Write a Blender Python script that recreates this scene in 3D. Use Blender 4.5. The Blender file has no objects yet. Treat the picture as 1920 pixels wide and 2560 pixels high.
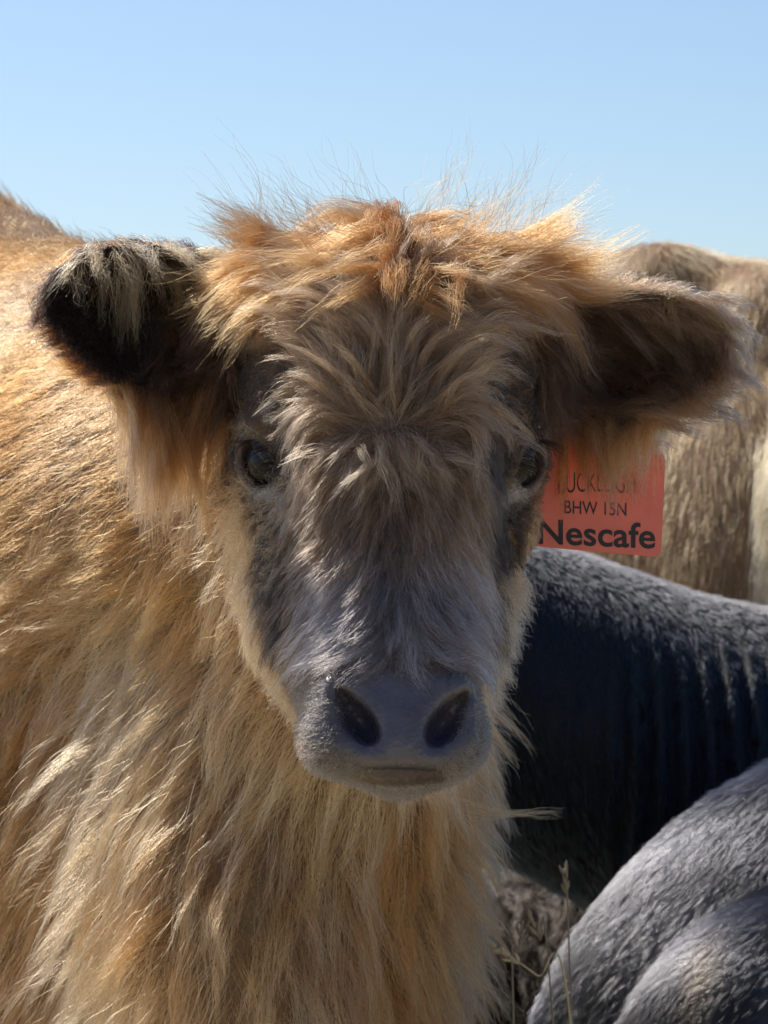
import bpy, bmesh, math, random
import numpy as np
from mathutils import Vector, Matrix, kdtree

rng = np.random.default_rng(7)
random.seed(7)
S = bpy.context.scene
COL = S.collection

# ------------------------------------------------------------------ camera
CAMZ, CAMD = 0.85, 2.5           # lens height above the ground, metres to the calf's face
PX = 0.5 / 1920.0                # metres per photo pixel in the plane y = 0
cam = bpy.data.cameras.new('camera')
cam_o = bpy.data.objects.new('camera', cam)
COL.objects.link(cam_o)
cam_o.location = (0, -CAMD, CAMZ)
cam_o.rotation_euler = (math.radians(90), 0, 0)
cam.sensor_fit = 'VERTICAL'
cam.sensor_height = 36
cam.sensor_width = 27
cam.lens = 36 * CAMD / (2560 * PX)
cam.clip_end = 20000
cam.dof.use_dof = True
cam.dof.focus_distance = CAMD - 0.04
cam.dof.aperture_fstop = 22
S.camera = cam_o

# ------------------------------------------------------------------ sky and sun
SUN = Vector((-0.48, 0.47, 0.74)).normalized()       # towards the sun
w = bpy.data.worlds.new('World'); S.world = w; w.use_nodes = True
nt = w.node_tree; nt.nodes.clear()
out = nt.nodes.new('ShaderNodeOutputWorld'); bg = nt.nodes.new('ShaderNodeBackground')
sky = nt.nodes.new('ShaderNodeTexSky'); sky.sky_type = 'NISHITA'; sky.sun_disc = False
sky.sun_elevation = math.asin(SUN.z)
sky.sun_rotation = math.atan2(SUN.x, SUN.y)
sky.air_density = 1.0; sky.dust_density = 1.8; sky.ozone_density = 4.0; sky.altitude = 1200
bg.inputs['Strength'].default_value = 0.056
nt.links.new(sky.outputs[0], bg.inputs[0]); nt.links.new(bg.outputs[0], out.inputs[0])
sl = bpy.data.lights.new('sun', 'SUN'); sl.energy = 2.0; sl.angle = math.radians(0.5); sl.color = (1, 0.93, 0.82)
so = bpy.data.objects.new('sun', sl); COL.objects.link(so)
so.rotation_euler = SUN.to_track_quat('Z', 'Y').to_euler(); so.location = (0, 0, 5)

vs = S.view_settings
vs.view_transform = 'Standard'; vs.look = 'None'; vs.gamma = 1; vs.exposure = 1.2
vs.use_curve_mapping = False
S.render.engine = 'CYCLES'
cy = S.cycles
cy.max_bounces = 10; cy.diffuse_bounces = 4; cy.glossy_bounces = 5; cy.transmission_bounces = 9
cy.transparent_max_bounces = 8; cy.caustics_reflective = False; cy.caustics_refractive = False
cy.use_adaptive_sampling = True; cy.adaptive_threshold = 0.02
cy.use_denoising = True
try: cy.denoiser = 'OPENIMAGEDENOISE'
except Exception: pass
cy.sample_clamp_indirect = 6
try:
    S.cycles_curves.shape = 'RIBBONS'; S.cycles_curves.subdivisions = 2
except Exception: pass

# ------------------------------------------------------------------ helpers
f32 = np.float32
def P(px, py, y=0.0):
    k = PX * (CAMD + y) / CAMD
    return np.array([(px - 960) * k, y, CAMZ - (py - 1280) * k], f32)
def to_px(p):
    k = PX * (CAMD + p[:, 1]) / CAMD
    return 960 + p[:, 0] / k, 1280 - (p[:, 2] - CAMZ) / k
def unit(v):
    return v / np.maximum(np.linalg.norm(v, axis=-1, keepdims=True), 1e-9)
def sstep(a, b, x):
    t = np.clip((x - a) / (b - a), 0, 1); return t * t * (3 - 2 * t)
def smin(a, b, k):
    h = np.maximum(k - np.abs(a - b), 0) / k
    return np.minimum(a, b) - h * h * k * 0.25
def smax(a, b, k): return -smin(-a, -b, k)
def ell(p, c, r, R=None):
    q = p - np.asarray(c, f32)
    if R is not None: q = q @ R.astype(f32)
    r = np.asarray(r, f32)
    k0 = np.linalg.norm(q / r, axis=1); k1 = np.linalg.norm(q / (r * r), axis=1)
    return k0 * (k0 - 1) / np.maximum(k1, 1e-6)
def cone(p, a, b, ra, rb):
    a = np.asarray(a, f32); b = np.asarray(b, f32)
    ab = b - a; t = np.clip(((p - a) @ ab) / (ab @ ab), 0, 1)
    return np.linalg.norm(p - a - t[:, None] * ab, axis=1) - (ra + (rb - ra) * t)
def rotz(a):
    c, s = math.cos(a), math.sin(a); return np.array([[c, -s, 0], [s, c, 0], [0, 0, 1]])
def roty(a):
    c, s = math.cos(a), math.sin(a); return np.array([[c, 0, s], [0, 1, 0], [-s, 0, c]])
def frame(n, l):
    n = np.asarray(n, float); n /= np.linalg.norm(n); l = np.asarray(l, float); l = l - n * (l @ n); l /= np.linalg.norm(l)
    return np.stack([l, np.cross(n, l), n], 1)
def catmull(xs, ys, n=240):
    xs = np.asarray(xs, float); ys = np.asarray(ys, float)
    m = np.gradient(ys, xs); X = np.linspace(xs[0], xs[-1], n)
    i = np.clip(np.searchsorted(xs, X) - 1, 0, len(xs) - 2)
    h = xs[i + 1] - xs[i]; t = (X - xs[i]) / h
    Y = (2*t**3-3*t**2+1)*ys[i] + (t**3-2*t**2+t)*h*m[i] + (-2*t**3+3*t**2)*ys[i+1] + (t**3-t**2)*h*m[i+1]
    return X.astype(f32), Y.astype(f32)
class Slices:
    """stack of rounded horizontal cross-sections, given as (photo row, centre column, half width, front y, back y)"""
    def __init__(self, rows, n=2.2):
        Z, C, W, F, B = [], [], [], [], []
        for py, cx, hw, yf, yb in rows:
            yd = yf + 0.25 * (yb - yf); k = PX * (CAMD + yd) / CAMD
            Z.append(CAMZ - (py - 1280) * k); C.append((cx - 960) * k); W.append(hw * k); F.append(yf); B.append(yb)
        o = np.argsort(Z); Z = np.array(Z)[o]
        self.t = [catmull(Z, np.array(a)[o]) for a in (C, W, F, B)]
        self.z0, self.z1, self.n = Z[0], Z[-1], n
    def __call__(self, p):
        z = p[:, 2]
        c, w_, f, b = [np.interp(z, X, Y).astype(f32) for X, Y in self.t]
        hd = (b - f) / 2
        q = (np.abs((p[:, 0] - c) / w_) ** self.n + np.abs((p[:, 1] - (f + b) / 2) / hd) ** self.n) ** (1 / self.n)
        d = (q - 1) * np.minimum(w_, hd)
        return smax(d, np.maximum(z - self.z1, self.z0 - z), 0.012).astype(f32)
def poly_sd(x, z, V):
    V = np.asarray(V, f32); d = np.full(x.shape, 1e9, f32); s = np.ones(x.shape, f32); n = len(V)
    for i in range(n):
        a, b = V[i], V[i - 1]; e = b - a; wx, wz = x - a[0], z - a[1]
        t = np.clip((wx * e[0] + wz * e[1]) / (e @ e), 0, 1)
        d = np.minimum(d, (wx - e[0] * t) ** 2 + (wz - e[1] * t) ** 2)
        c1 = z >= a[1]; c2 = z < b[1]; c3 = e[0] * wz > e[1] * wx
        fl = (c1 & c2 & c3) | (~c1 & ~c2 & ~c3); s = np.where(fl, -s, s)
    return s * np.sqrt(d)
def spaced(*segs):
    """(start, end, step) pieces joined into one grid axis"""
    a = []
    for s, e, st in segs:
        n = max(1, int(round((e - s) / st))); a += list(np.linspace(s, e, n, endpoint=False))
    a.append(segs[-1][1]); return np.array(a, f32)
def evalc(sdf, p, ch=400000):
    p = p.astype(f32)
    return np.concatenate([sdf(p[i:i + ch]) for i in range(0, len(p), ch)]).astype(f32)
def grad(sdf, p, e=0.0015):
    g = np.zeros(p.shape, f32)
    for k in ((1, -1, -1), (-1, -1, 1), (-1, 1, -1), (1, 1, 1)):
        k = np.array(k, f32); g += k * evalc(sdf, p + k * e)[:, None]
    return g / (4 * e)
def surface_nets(sdf, xs, ys, zs, B=10):
    nx, ny, nz = len(xs), len(ys), len(zs)
    F = np.ones((nx, ny, nz), f32)
    bx, by, bz = [list(range(0, n, B)) for n in (nx, ny, nz)]
    def cen(a, st): return [(a[i], a[min(i + B, len(a)) - 1]) for i in st]
    ex, ey, ez = cen(xs, bx), cen(ys, by), cen(zs, bz)
    C = np.array([[(a[0]+a[1])/2, (b[0]+b[1])/2, (c[0]+c[1])/2] for a in ex for b in ey for c in ez], f32)
    H = np.array([math.sqrt((a[1]-a[0])**2 + (b[1]-b[0])**2 + (c[1]-c[0])**2)/2 for a in ex for b in ey for c in ez], f32)
    D = evalc(sdf, C); act = np.abs(D) < H * 1.7 + 0.02
    idx = [(i, j, k) for i in bx for j in by for k in bz]
    pts, sl_ = [], []
    for m, (i, j, k) in enumerate(idx):
        I, J, K = min(i+B, nx), min(j+B, ny), min(k+B, nz)
        if act[m]:
            g = np.stack(np.meshgrid(xs[i:I], ys[j:J], zs[k:K], indexing='ij'), -1)
            pts.append(g.reshape(-1, 3)); sl_.append((i, I, j, J, k, K))
        else: F[i:I, j:J, k:K] = D[m]
    V = evalc(sdf, np.concatenate(pts)); o = 0
    for i, I, j, J, k, K in sl_:
        n = (I-i)*(J-j)*(K-k); F[i:I, j:J, k:K] = V[o:o+n].reshape(I-i, J-j, K-k); o += n
    neg = F < 0
    cnt = np.zeros((nx-1, ny-1, nz-1), np.int8)
    for a in (0, 1):
        for b in (0, 1):
            for c in (0, 1): cnt += neg[a:nx-1+a, b:ny-1+b, c:nz-1+c]
    cell = (cnt > 0) & (cnt < 8)
    ci = np.argwhere(cell); vid = np.full(cell.shape, -1, np.int64); vid[cell] = np.arange(len(ci))
    A = np.zeros((len(ci), 3)); N = np.zeros(len(ci))
    G = [xs.astype(float), ys.astype(float), zs.astype(float)]
    cor = [(a, b, c) for a in (0, 1) for b in (0, 1) for c in (0, 1)]
    for u in cor:
        for ax in range(3):
            if u[ax]: continue
            v = list(u); v[ax] = 1
            f0 = F[ci[:, 0]+u[0], ci[:, 1]+u[1], ci[:, 2]+u[2]]; f1 = F[ci[:, 0]+v[0], ci[:, 1]+v[1], ci[:, 2]+v[2]]
            m = (f0 < 0) != (f1 < 0); t = np.where(m, f0 / np.where(m, f0 - f1, 1), 0)
            q = np.stack([G[d][ci[:, d]+u[d]] for d in range(3)], 1)
            q[:, ax] += t * (G[ax][ci[:, ax]+1] - G[ax][ci[:, ax]])
            A[m] += q[m]; N[m] += 1
    vert = (A / N[:, None]).astype(f32)
    cs = np.stack([(G[d][ci[:, d]+1] - G[d][ci[:, d]]) for d in range(3)], 1)
    for _ in range(2):
        d = evalc(sdf, vert); g = grad(sdf, vert)
        vert = vert - np.clip(d[:, None] * g / np.maximum((g*g).sum(1), 0.05)[:, None], -0.5*cs, 0.5*cs).astype(f32)
    quads = []
    for ax in range(3):
        b, c = (ax+1) % 3, (ax+2) % 3
        s0 = [slice(None)]*3; s1 = [slice(None)]*3
        s0[ax] = slice(0, -1); s1[ax] = slice(1, None)
        e = np.argwhere(neg[tuple(s0)] != neg[tuple(s1)])
        sh = np.array([nx, ny, nz])
        e = e[(e[:, b] > 0) & (e[:, c] > 0) & (e[:, b] < sh[b]-1) & (e[:, c] < sh[c]-1)]
        ids = []
        for db, dc in ((-1, -1), (0, -1), (0, 0), (-1, 0)):
            i = e.copy(); i[:, b] += db; i[:, c] += dc; ids.append(vid[i[:, 0], i[:, 1], i[:, 2]])
        q = np.stack(ids, 1); fl = ~neg[e[:, 0], e[:, 1], e[:, 2]]
        q[fl] = q[fl][:, ::-1]; quads.append(q)
    return vert, np.concatenate(quads)
def mesh_obj(name, v, q, mat, parent=None, cols=None):
    me = bpy.data.meshes.new(name)
    me.vertices.add(len(v)); me.vertices.foreach_set('co', np.asarray(v, f32).ravel())
    q = np.asarray(q); n, k = q.shape
    me.loops.add(n * k); me.loops.foreach_set('vertex_index', q.ravel().astype(np.int32))
    me.polygons.add(n); me.polygons.foreach_set('loop_start', (np.arange(n) * k).astype(np.int32))
    me.update(calc_edges=True); me.validate()
    me.polygons.foreach_set('use_smooth', np.ones(len(me.polygons), bool))
    if cols is not None:
        a = me.attributes.new('tint', 'FLOAT_COLOR', 'POINT')
        a.data.foreach_set('color', np.concatenate([cols, np.ones((len(cols), 1))], 1).astype(f32).ravel())
    me.materials.append(mat)
    o = bpy.data.objects.new(name, me); COL.objects.link(o); o.parent = parent
    return o
def bm_obj(name, bm, mat, parent=None, smooth=True):
    me = bpy.data.meshes.new(name); bm.to_mesh(me); bm.free()
    if smooth:
        for p in me.polygons: p.use_smooth = True
    me.materials.append(mat)
    o = bpy.data.objects.new(name, me); COL.objects.link(o); o.parent = parent
    return o
def thing(name, label, cat, loc=(0, 0, 0), group=None):
    o = bpy.data.objects.new(name, None); COL.objects.link(o); o.location = loc
    o['label'] = label; o['category'] = cat
    if group: o['group'] = group
    return o
def tube(bm, pts, radii, seg=6):
    rings = []
    pts = [Vector(p) for p in pts]
    for i, p in enumerate(pts):
        d = (pts[min(i+1, len(pts)-1)] - pts[max(i-1, 0)]).normalized()
        a = d.orthogonal().normalized(); b = d.cross(a)
        rings.append([bm.verts.new(p + (a*math.cos(2*math.pi*k/seg) + b*math.sin(2*math.pi*k/seg)) * radii[i]) for k in range(seg)])
    for r0, r1 in zip(rings, rings[1:]):
        for k in range(seg): bm.faces.new((r0[k], r0[(k+1) % seg], r1[(k+1) % seg], r1[k]))
    bm.faces.new(rings[0][::-1]); bm.faces.new(rings[-1])

# ------------------------------------------------------------------ materials
def mat_base(name):
    m = bpy.data.materials.new(name); m.use_nodes = True; t = m.node_tree
    return m, t, t.nodes['Principled BSDF']
def hair_mat(name, rough=0.42, rrough=0.55, coat=0.0, rand=0.45, ior=1.38):
    m = bpy.data.materials.new(name); m.use_nodes = True; t = m.node_tree; t.nodes.clear()
    o = t.nodes.new('ShaderNodeOutputMaterial'); h = t.nodes.new('ShaderNodeBsdfHairPrincipled')
    h.model = 'CHIANG'; h.parametrization = 'COLOR'
    h.inputs['Roughness'].default_value = rough; h.inputs['Radial Roughness'].default_value = rrough
    h.inputs['Coat'].default_value = coat; h.inputs['IOR'].default_value = ior; h.inputs['Random Roughness'].default_value = 0.2
    a = t.nodes.new('ShaderNodeAttribute'); a.attribute_name = 'tint'
    i = t.nodes.new('ShaderNodeHairInfo')
    hs = t.nodes.new('ShaderNodeHueSaturation')
    r = t.nodes.new('ShaderNodeMapRange'); r.inputs['To Min'].default_value = 1 - rand; r.inputs['To Max'].default_value = 1 + rand
    t.links.new(i.outputs['Random'], r.inputs['Value']); t.links.new(r.outputs[0], hs.inputs['Value'])
    t.links.new(a.outputs['Color'], hs.inputs['Color']); t.links.new(hs.outputs[0], h.inputs['Color'])
    t.links.new(h.outputs[0], o.inputs[0])
    return m
def skin_mat(name, rough=0.6, bump=0.25, scale=420):
    m, t, b = mat_base(name)
    a = t.nodes.new('ShaderNodeAttribute'); a.attribute_name = 'tint'
    tc = t.nodes.new('ShaderNodeTexCoord'); n = t.nodes.new('ShaderNodeTexNoise'); n.inputs['Scale'].default_value = 60; n.inputs['Detail'].default_value = 6
    mx = t.nodes.new('ShaderNodeMix'); mx.data_type = 'RGBA'; mx.blend_type = 'MULTIPLY'; mx.inputs[0].default_value = 0.6
    cr = t.nodes.new('ShaderNodeValToRGB'); cr.color_ramp.elements[0].position = 0.3; cr.color_ramp.elements[0].color = (0.6, 0.6, 0.6, 1)
    cr.color_ramp.elements[1].position = 0.7; cr.color_ramp.elements[1].color = (1.1, 1.08, 1.05, 1)
    v = t.nodes.new('ShaderNodeTexVoronoi'); v.inputs['Scale'].default_value = scale
    bp = t.nodes.new('ShaderNodeBump'); bp.inputs['Strength'].default_value = bump; bp.inputs['Distance'].default_value = 0.0012
    t.links.new(tc.outputs['Object'], n.inputs[0]); t.links.new(tc.outputs['Object'], v.inputs[0])
    t.links.new(n.outputs[0], cr.inputs[0]); t.links.new(a.outputs['Color'], mx.inputs[6]); t.links.new(cr.outputs[0], mx.inputs[7])
    t.links.new(mx.outputs[2], b.inputs['Base Color']); t.links.new(v.outputs[0], bp.inputs['Height']); t.links.new(bp.outputs[0], b.inputs['Normal'])
    b.inputs['Roughness'].default_value = rough; b.inputs['Specular IOR Level'].default_value = 0.35
    return m
def plain(name, col, rough=0.5, noise=0.15, scale=80):
    m, t, b = mat_base(name)
    tc = t.nodes.new('ShaderNodeTexCoord'); n = t.nodes.new('ShaderNodeTexNoise'); n.inputs['Scale'].default_value = scale; n.inputs['Detail'].default_value = 5
    mx = t.nodes.new('ShaderNodeMix'); mx.data_type = 'RGBA'
    mx.inputs[6].default_value = [c * (1 - noise) for c in col] + [1]; mx.inputs[7].default_value = [min(1, c * (1 + noise)) for c in col] + [1]
    t.links.new(tc.outputs['Object'], n.inputs[0]); t.links.new(n.outputs[0], mx.inputs[0]); t.links.new(mx.outputs[2], b.inputs['Base Color'])
    b.inputs['Roughness'].default_value = rough
    return m
M_hair = hair_mat('golden_hair')
M_face = hair_mat('face_hair', 0.45, 0.5, 0.0, 0.4, 1.42)
M_dark = hair_mat('dark_hair', 0.22, 0.35, 0.0, 0.3, 1.46)
M_black = hair_mat('black_hair', 0.2, 0.35, 0.0, 0.3, 1.45)
M_skin = skin_mat('calf_skin', 0.25, 0.5, 300)
M_hide = skin_mat('hide', 0.6, 0.1)

# ------------------------------------------------------------------ fur
def sample(v, q, wv, n):
    T = np.concatenate([q[:, [0, 1, 2]], q[:, [0, 2, 3]]])
    a, b, c = v[T[:, 0]], v[T[:, 1]], v[T[:, 2]]
    ar = np.linalg.norm(np.cross(b - a, c - a), axis=1) * wv[T].mean(1)
    cum = np.cumsum(ar.astype(float)); tot = cum[-1]
    i = np.searchsorted(cum, rng.random(n) * tot)
    i = np.clip(i, 0, len(T) - 1)
    r1 = np.sqrt(rng.random(n)); r2 = rng.random(n)
    return (a[i] * (1 - r1)[:, None] + b[i] * (r1 * (1 - r2))[:, None] + c[i] * (r1 * r2)[:, None]).astype(f32)
def noise3(p, f, seed=0):
    r = np.random.default_rng(seed); o = np.zeros(p.shape, f32)
    for _ in range(4):
        k = r.normal(size=(3, 3)) * f; ph = r.random(3) * 6.28
        o += np.sin(p @ k.T.astype(f32) + ph.astype(f32)) * 0.5
    return o
def grow(sdf, root, L, field, steps=8, lift=0.5, lift_end=0.0, grav=0.3, jitter=0.15, off=0.001, nf=30, seed=1, collide=True, rj=1.0):
    """hair guides: start along the skin's normal, follow the comb field and hang down, pushed out of the body"""
    p = root.copy(); out_ = [p.copy()]; st = (L / (steps - 1))[:, None]
    lf = np.broadcast_to(np.asarray(lift, f32), (len(p),)); J = rng.normal(size=p.shape).astype(f32) * jitter * rj
    g = unit(grad(sdf, p)); dprev = None
    for i in range(1, steps):
        t = (i - 1) / (steps - 2)
        d = field(p, g, t); d = unit(d - g * (d * g).sum(1, keepdims=True) * 0.9)
        ll = lf * (1 - t) + lift_end * t
        d = d + g * ll[:, None] + J + noise3(p, nf, seed) * jitter * 0.8
        d[:, 2] -= grav * (0.3 + 0.9 * t)
        d = unit(d)
        if dprev is not None: d = unit(d + dprev * 0.8)
        dprev = d; p = p + d * st
        if collide:
            sd = evalc(sdf, p); g = unit(grad(sdf, p)); m = np.maximum(off * (1 + 3 * t) - sd, 0)
            p = p + g * m[:, None]
        out_.append(p.copy())
    return np.stack(out_, 1)
def children(gl, croot, clump=0.8, cpow=1.0, wave=0.0012, wfreq=3.0, frizz=0.0006, lmin=0.6, lmax=1.1, nearest=3):
    n, s = len(croot), gl.shape[1]
    kd = kdtree.KDTree(len(gl))
    for i, c in enumerate(gl[:, 0].tolist()): kd.insert(c, i)
    kd.balance()
    id0 = np.empty(n, int)
    R = rng.integers(0, nearest, n)
    for i, c in enumerate(croot.tolist()):
        f = kd.find_n(c, nearest); id0[i] = f[min(R[i] if rng is None else (R[i] if R[i] and i % 3 == 0 else 0), len(f) - 1)][1]
    G = gl[id0]; lf = rng.uniform(lmin, lmax, n).astype(f32)
    t = np.linspace(0, 1, s, dtype=f32)
    tt = np.clip(t[None] * lf[:, None], 0, 1.15) * (s - 1)
    i0 = np.clip(tt.astype(int), 0, s - 2); fr = (tt - i0)[..., None]
    ar = np.arange(n)[:, None]
    g = G[ar, i0] * (1 - fr) + G[ar, i0 + 1] * fr
    off = (croot - G[:, 0])
    cl = (clump * rng.uniform(0.6, 1.15, n)).clip(0, 0.97)[:, None] * t[None] ** cpow
    p = g + off[:, None] * (1 - cl)[..., None]
    d = unit(G[:, -1] - G[:, 0]); a = unit(np.cross(d, rng.normal(size=d.shape))); b = np.cross(d, a)
    ph = rng.random(n) * 6.28; wf = wfreq * rng.uniform(0.6, 1.4, n); am = wave * rng.uniform(0.2, 1.6, n)
    arg = wf[:, None] * t[None] * 6.28 + ph[:, None]
    env = (t ** 0.7)[None] * am[:, None]
    p = p + (a[:, None] * (np.sin(arg) * env)[..., None] + b[:, None] * (np.cos(arg * 0.8) * env)[..., None])
    p = p + np.cumsum(rng.normal(size=p.shape) * frizz, axis=1) * (t[None, :, None] > 0)
    return p.astype(f32)
def curves_obj(name, p, rad, tint, mat, parent, tip=0.3):
    n, s = p.shape[:2]
    cu = bpy.data.hair_curves.new(name); cu.add_curves([s] * n)
    cu.position_data.foreach_set('vector', p.astype(f32).ravel())
    t = np.linspace(0, 1, s); prof = (1 - (1 - tip) * t ** 1.5)
    r = (np.broadcast_to(np.asarray(rad, float), (n,))[:, None] * prof[None]).astype(f32)
    a = cu.attributes.get('radius') or cu.attributes.new('radius', 'FLOAT', 'POINT'); a.data.foreach_set('value', r.ravel())
    a = cu.attributes.new('tint', 'FLOAT_COLOR', 'CURVE')
    a.data.foreach_set('color', np.concatenate([tint.clip(0.002, 0.95), np.ones((n, 1))], 1).astype(f32).ravel())
    cu.materials.append(mat)
    o = bpy.data.objects.new(name, cu); COL.objects.link(o); o.parent = parent
    return o
def idw(ctrl, pw=2.5, soft=60):
    """direction field from a few combed places: (column, row, dx, dy, depth change)"""
    c = np.array(ctrl, float)
    D = np.stack([c[:, 2], c[:, 4], -c[:, 3]], 1); D = D / np.linalg.norm(D, axis=1, keepdims=True)
    def f(p, g, t):
        x, y = to_px(p)
        r2 = (x[:, None] - c[None, :, 0])**2 + (y[:, None] - c[None, :, 1])**2 + soft**2
        w_ = r2 ** (-pw / 1.0 / 1.0 * 0.5 * 1.6)
        return unit((w_[:, :, None] * D[None]).sum(1)).astype(f32)
    return f
def C(*c): return np.array(c, float)
def mixc(a, b, t): return a[None] * (1 - t[:, None]) + b[None] * t[:, None]

# ------------------------------------------------------------------ ground
gm, t, b = mat_base('pasture')
tc = t.nodes.new('ShaderNodeTexCoord'); n1 = t.nodes.new('ShaderNodeTexNoise'); n1.inputs['Scale'].default_value = 3; n1.inputs['Detail'].default_value = 10
cr = t.nodes.new('ShaderNodeValToRGB'); cr.color_ramp.elements[0].color = (0.38, 0.33, 0.18, 1); cr.color_ramp.elements[1].color = (0.68, 0.57, 0.38, 1)
t.links.new(tc.outputs['Object'], n1.inputs[0]); t.links.new(n1.outputs[0], cr.inputs[0]); t.links.new(cr.outputs[0], b.inputs['Base Color']); b.inputs['Roughness'].default_value = 1
bm = bmesh.new()
N = 60
ax = [math.copysign(abs(k / N) ** 3 * 6000, k) for k in range(-N, N + 1)]
gv = [[bm.verts.new((x, y, 0.015 * math.sin(x * 3.1) * math.cos(y * 2.3) - 0.02 + (0 if abs(x) + abs(y) < 30 else 0.4 * math.sin(x * 0.05) * math.cos(y * 0.04) - 0.4))) for y in ax] for x in ax]
for i in range(2 * N):
    for j in range(2 * N): bm.faces.new((gv[i][j], gv[i+1][j], gv[i+1][j+1], gv[i][j+1]))
g_o = bm_obj('ground', bm, gm); g_o['kind'] = 'structure'
ng = 16000
gx = np.stack([rng.uniform(-2.2, 2.2, ng), rng.uniform(-1.2, 3.4, ng), np.full(ng, -0.03)], 1).astype(f32)
gl = rng.uniform(0.05, 0.2, ng); gd = unit(np.stack([rng.normal(size=ng) * 0.5, rng.normal(size=ng) * 0.5, np.ones(ng)], 1))
tt = np.linspace(0, 1, 4)
gp = gx[:, None] + gd[:, None] * (gl[:, None] * tt[None])[..., None]
gp[..., 0] += (rng.normal(size=ng)[:, None] * 0.05 * tt[None]**2); gp[..., 2] -= (gl[:, None] * 0.25 * tt[None]**2)
gcol = mixc(C(.40, .36, .18), C(.78, .64, .42), rng.random(ng))
M_grass = hair_mat('dry_grass', 0.5, 0.7)
go = curves_obj('dry_grass', gp, 0.0016, gcol, M_grass, None, 0.15); go['kind'] = 'stuff'
go['label'] = 'short dry pasture grass under the cattle'; go['category'] = 'grass'

# ================================================================== the shaggy calf
SK = Slices([(596,1000,60,.07,.13),(620,1000,170,.05,.15),(680,1000,300,.03,.19),(780,990,368,.01,.22),(900,978,384,.0,.24),
             (1050,965,380,-.005,.25),(1200,950,360,-.018,.25),(1350,944,342,-.034,.23),(1500,945,322,-.050,.20),(1650,942,275,-.064,.14),
             (1780,962,214,-.078,.08),(1880,998,160,-.086,.03),(1960,1000,90,-.08,-.02),(1985,1000,40,-.07,-.03)], 2.3)
FA = Slices([(640,1000,60,.05,.15),(680,1000,150,.025,.15),(760,1000,235,-.008,.12),(900,1000,285,-.025,.10),(1080,995,265,-.042,.08),(1250,992,215,-.057,.05),
             (1400,992,188,-.071,.03),(1550,994,182,-.085,.0),(1640,990,184,-.096,-.01),(1720,986,188,-.111,-.02),(1800,983,190,-.125,-.03),
             (1870,986,174,-.131,-.04),(1912,995,148,-.127,-.05),(1930,998,95,-.118,-.06)], 2.5)
LIP = Slices([(1860,1000,110,-.109,-.03),(1915,1000,128,-.117,-.04),(1945,1000,112,-.117,-.04),(1963,1000,76,-.108,-.05),(1976,1000,30,-.095,-.06)], 2.3)
EARL = [P(x, y, .10)[[0, 2]] for x, y in ((560,660),(470,625),(390,612),(290,612),(200,636),(130,680),(100,735),(108,795),(160,855),(230,925),(300,965),(400,985),(500,975),(570,900))]
EARR = [P(x, y, .10)[[0, 2]] for x, y in ((1400,745),(1480,728),(1570,722),(1690,732),(1758,762),(1812,808),(1834,865),(1824,918),(1770,970),(1700,1018),(1600,1045),(1500,1055),(1420,1020),(1380,900))]
def ear(p, poly, base, tipx, ybase, ytip, cup):
    e = poly_sd(p[:, 0], p[:, 2], poly)
    s = np.clip((p[:, 0] - base) / (tipx - base), -0.3, 1.2)
    c = ybase + (ytip - ybase) * s + cup * (1 - np.exp(-np.maximum(-e, 0) / 0.022))
    return smax((np.abs(p[:, 1] - c) - 0.006) * 0.72, e, 0.006)
def earL(p): return ear(p, EARL, -0.115, -0.232, .10, .085, .040)
def earR(p): return ear(p, EARR, 0.115, 0.243, .11, .10, .040)
EYE_L, EYE_R = P(702, 1156, .046), P(1254, 1156, .052)
FRL = frame((-.60, -.80, .0), (.72, -.54, -.80)); FRR = frame((.82, -.57, .0), (-.55, -.80, -.80))
NOL, NOR = P(900, 1808, -.121), P(1112, 1812, -.121)
RNL, RNR = roty(-math.radians(38)), roty(math.radians(38))
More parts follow.
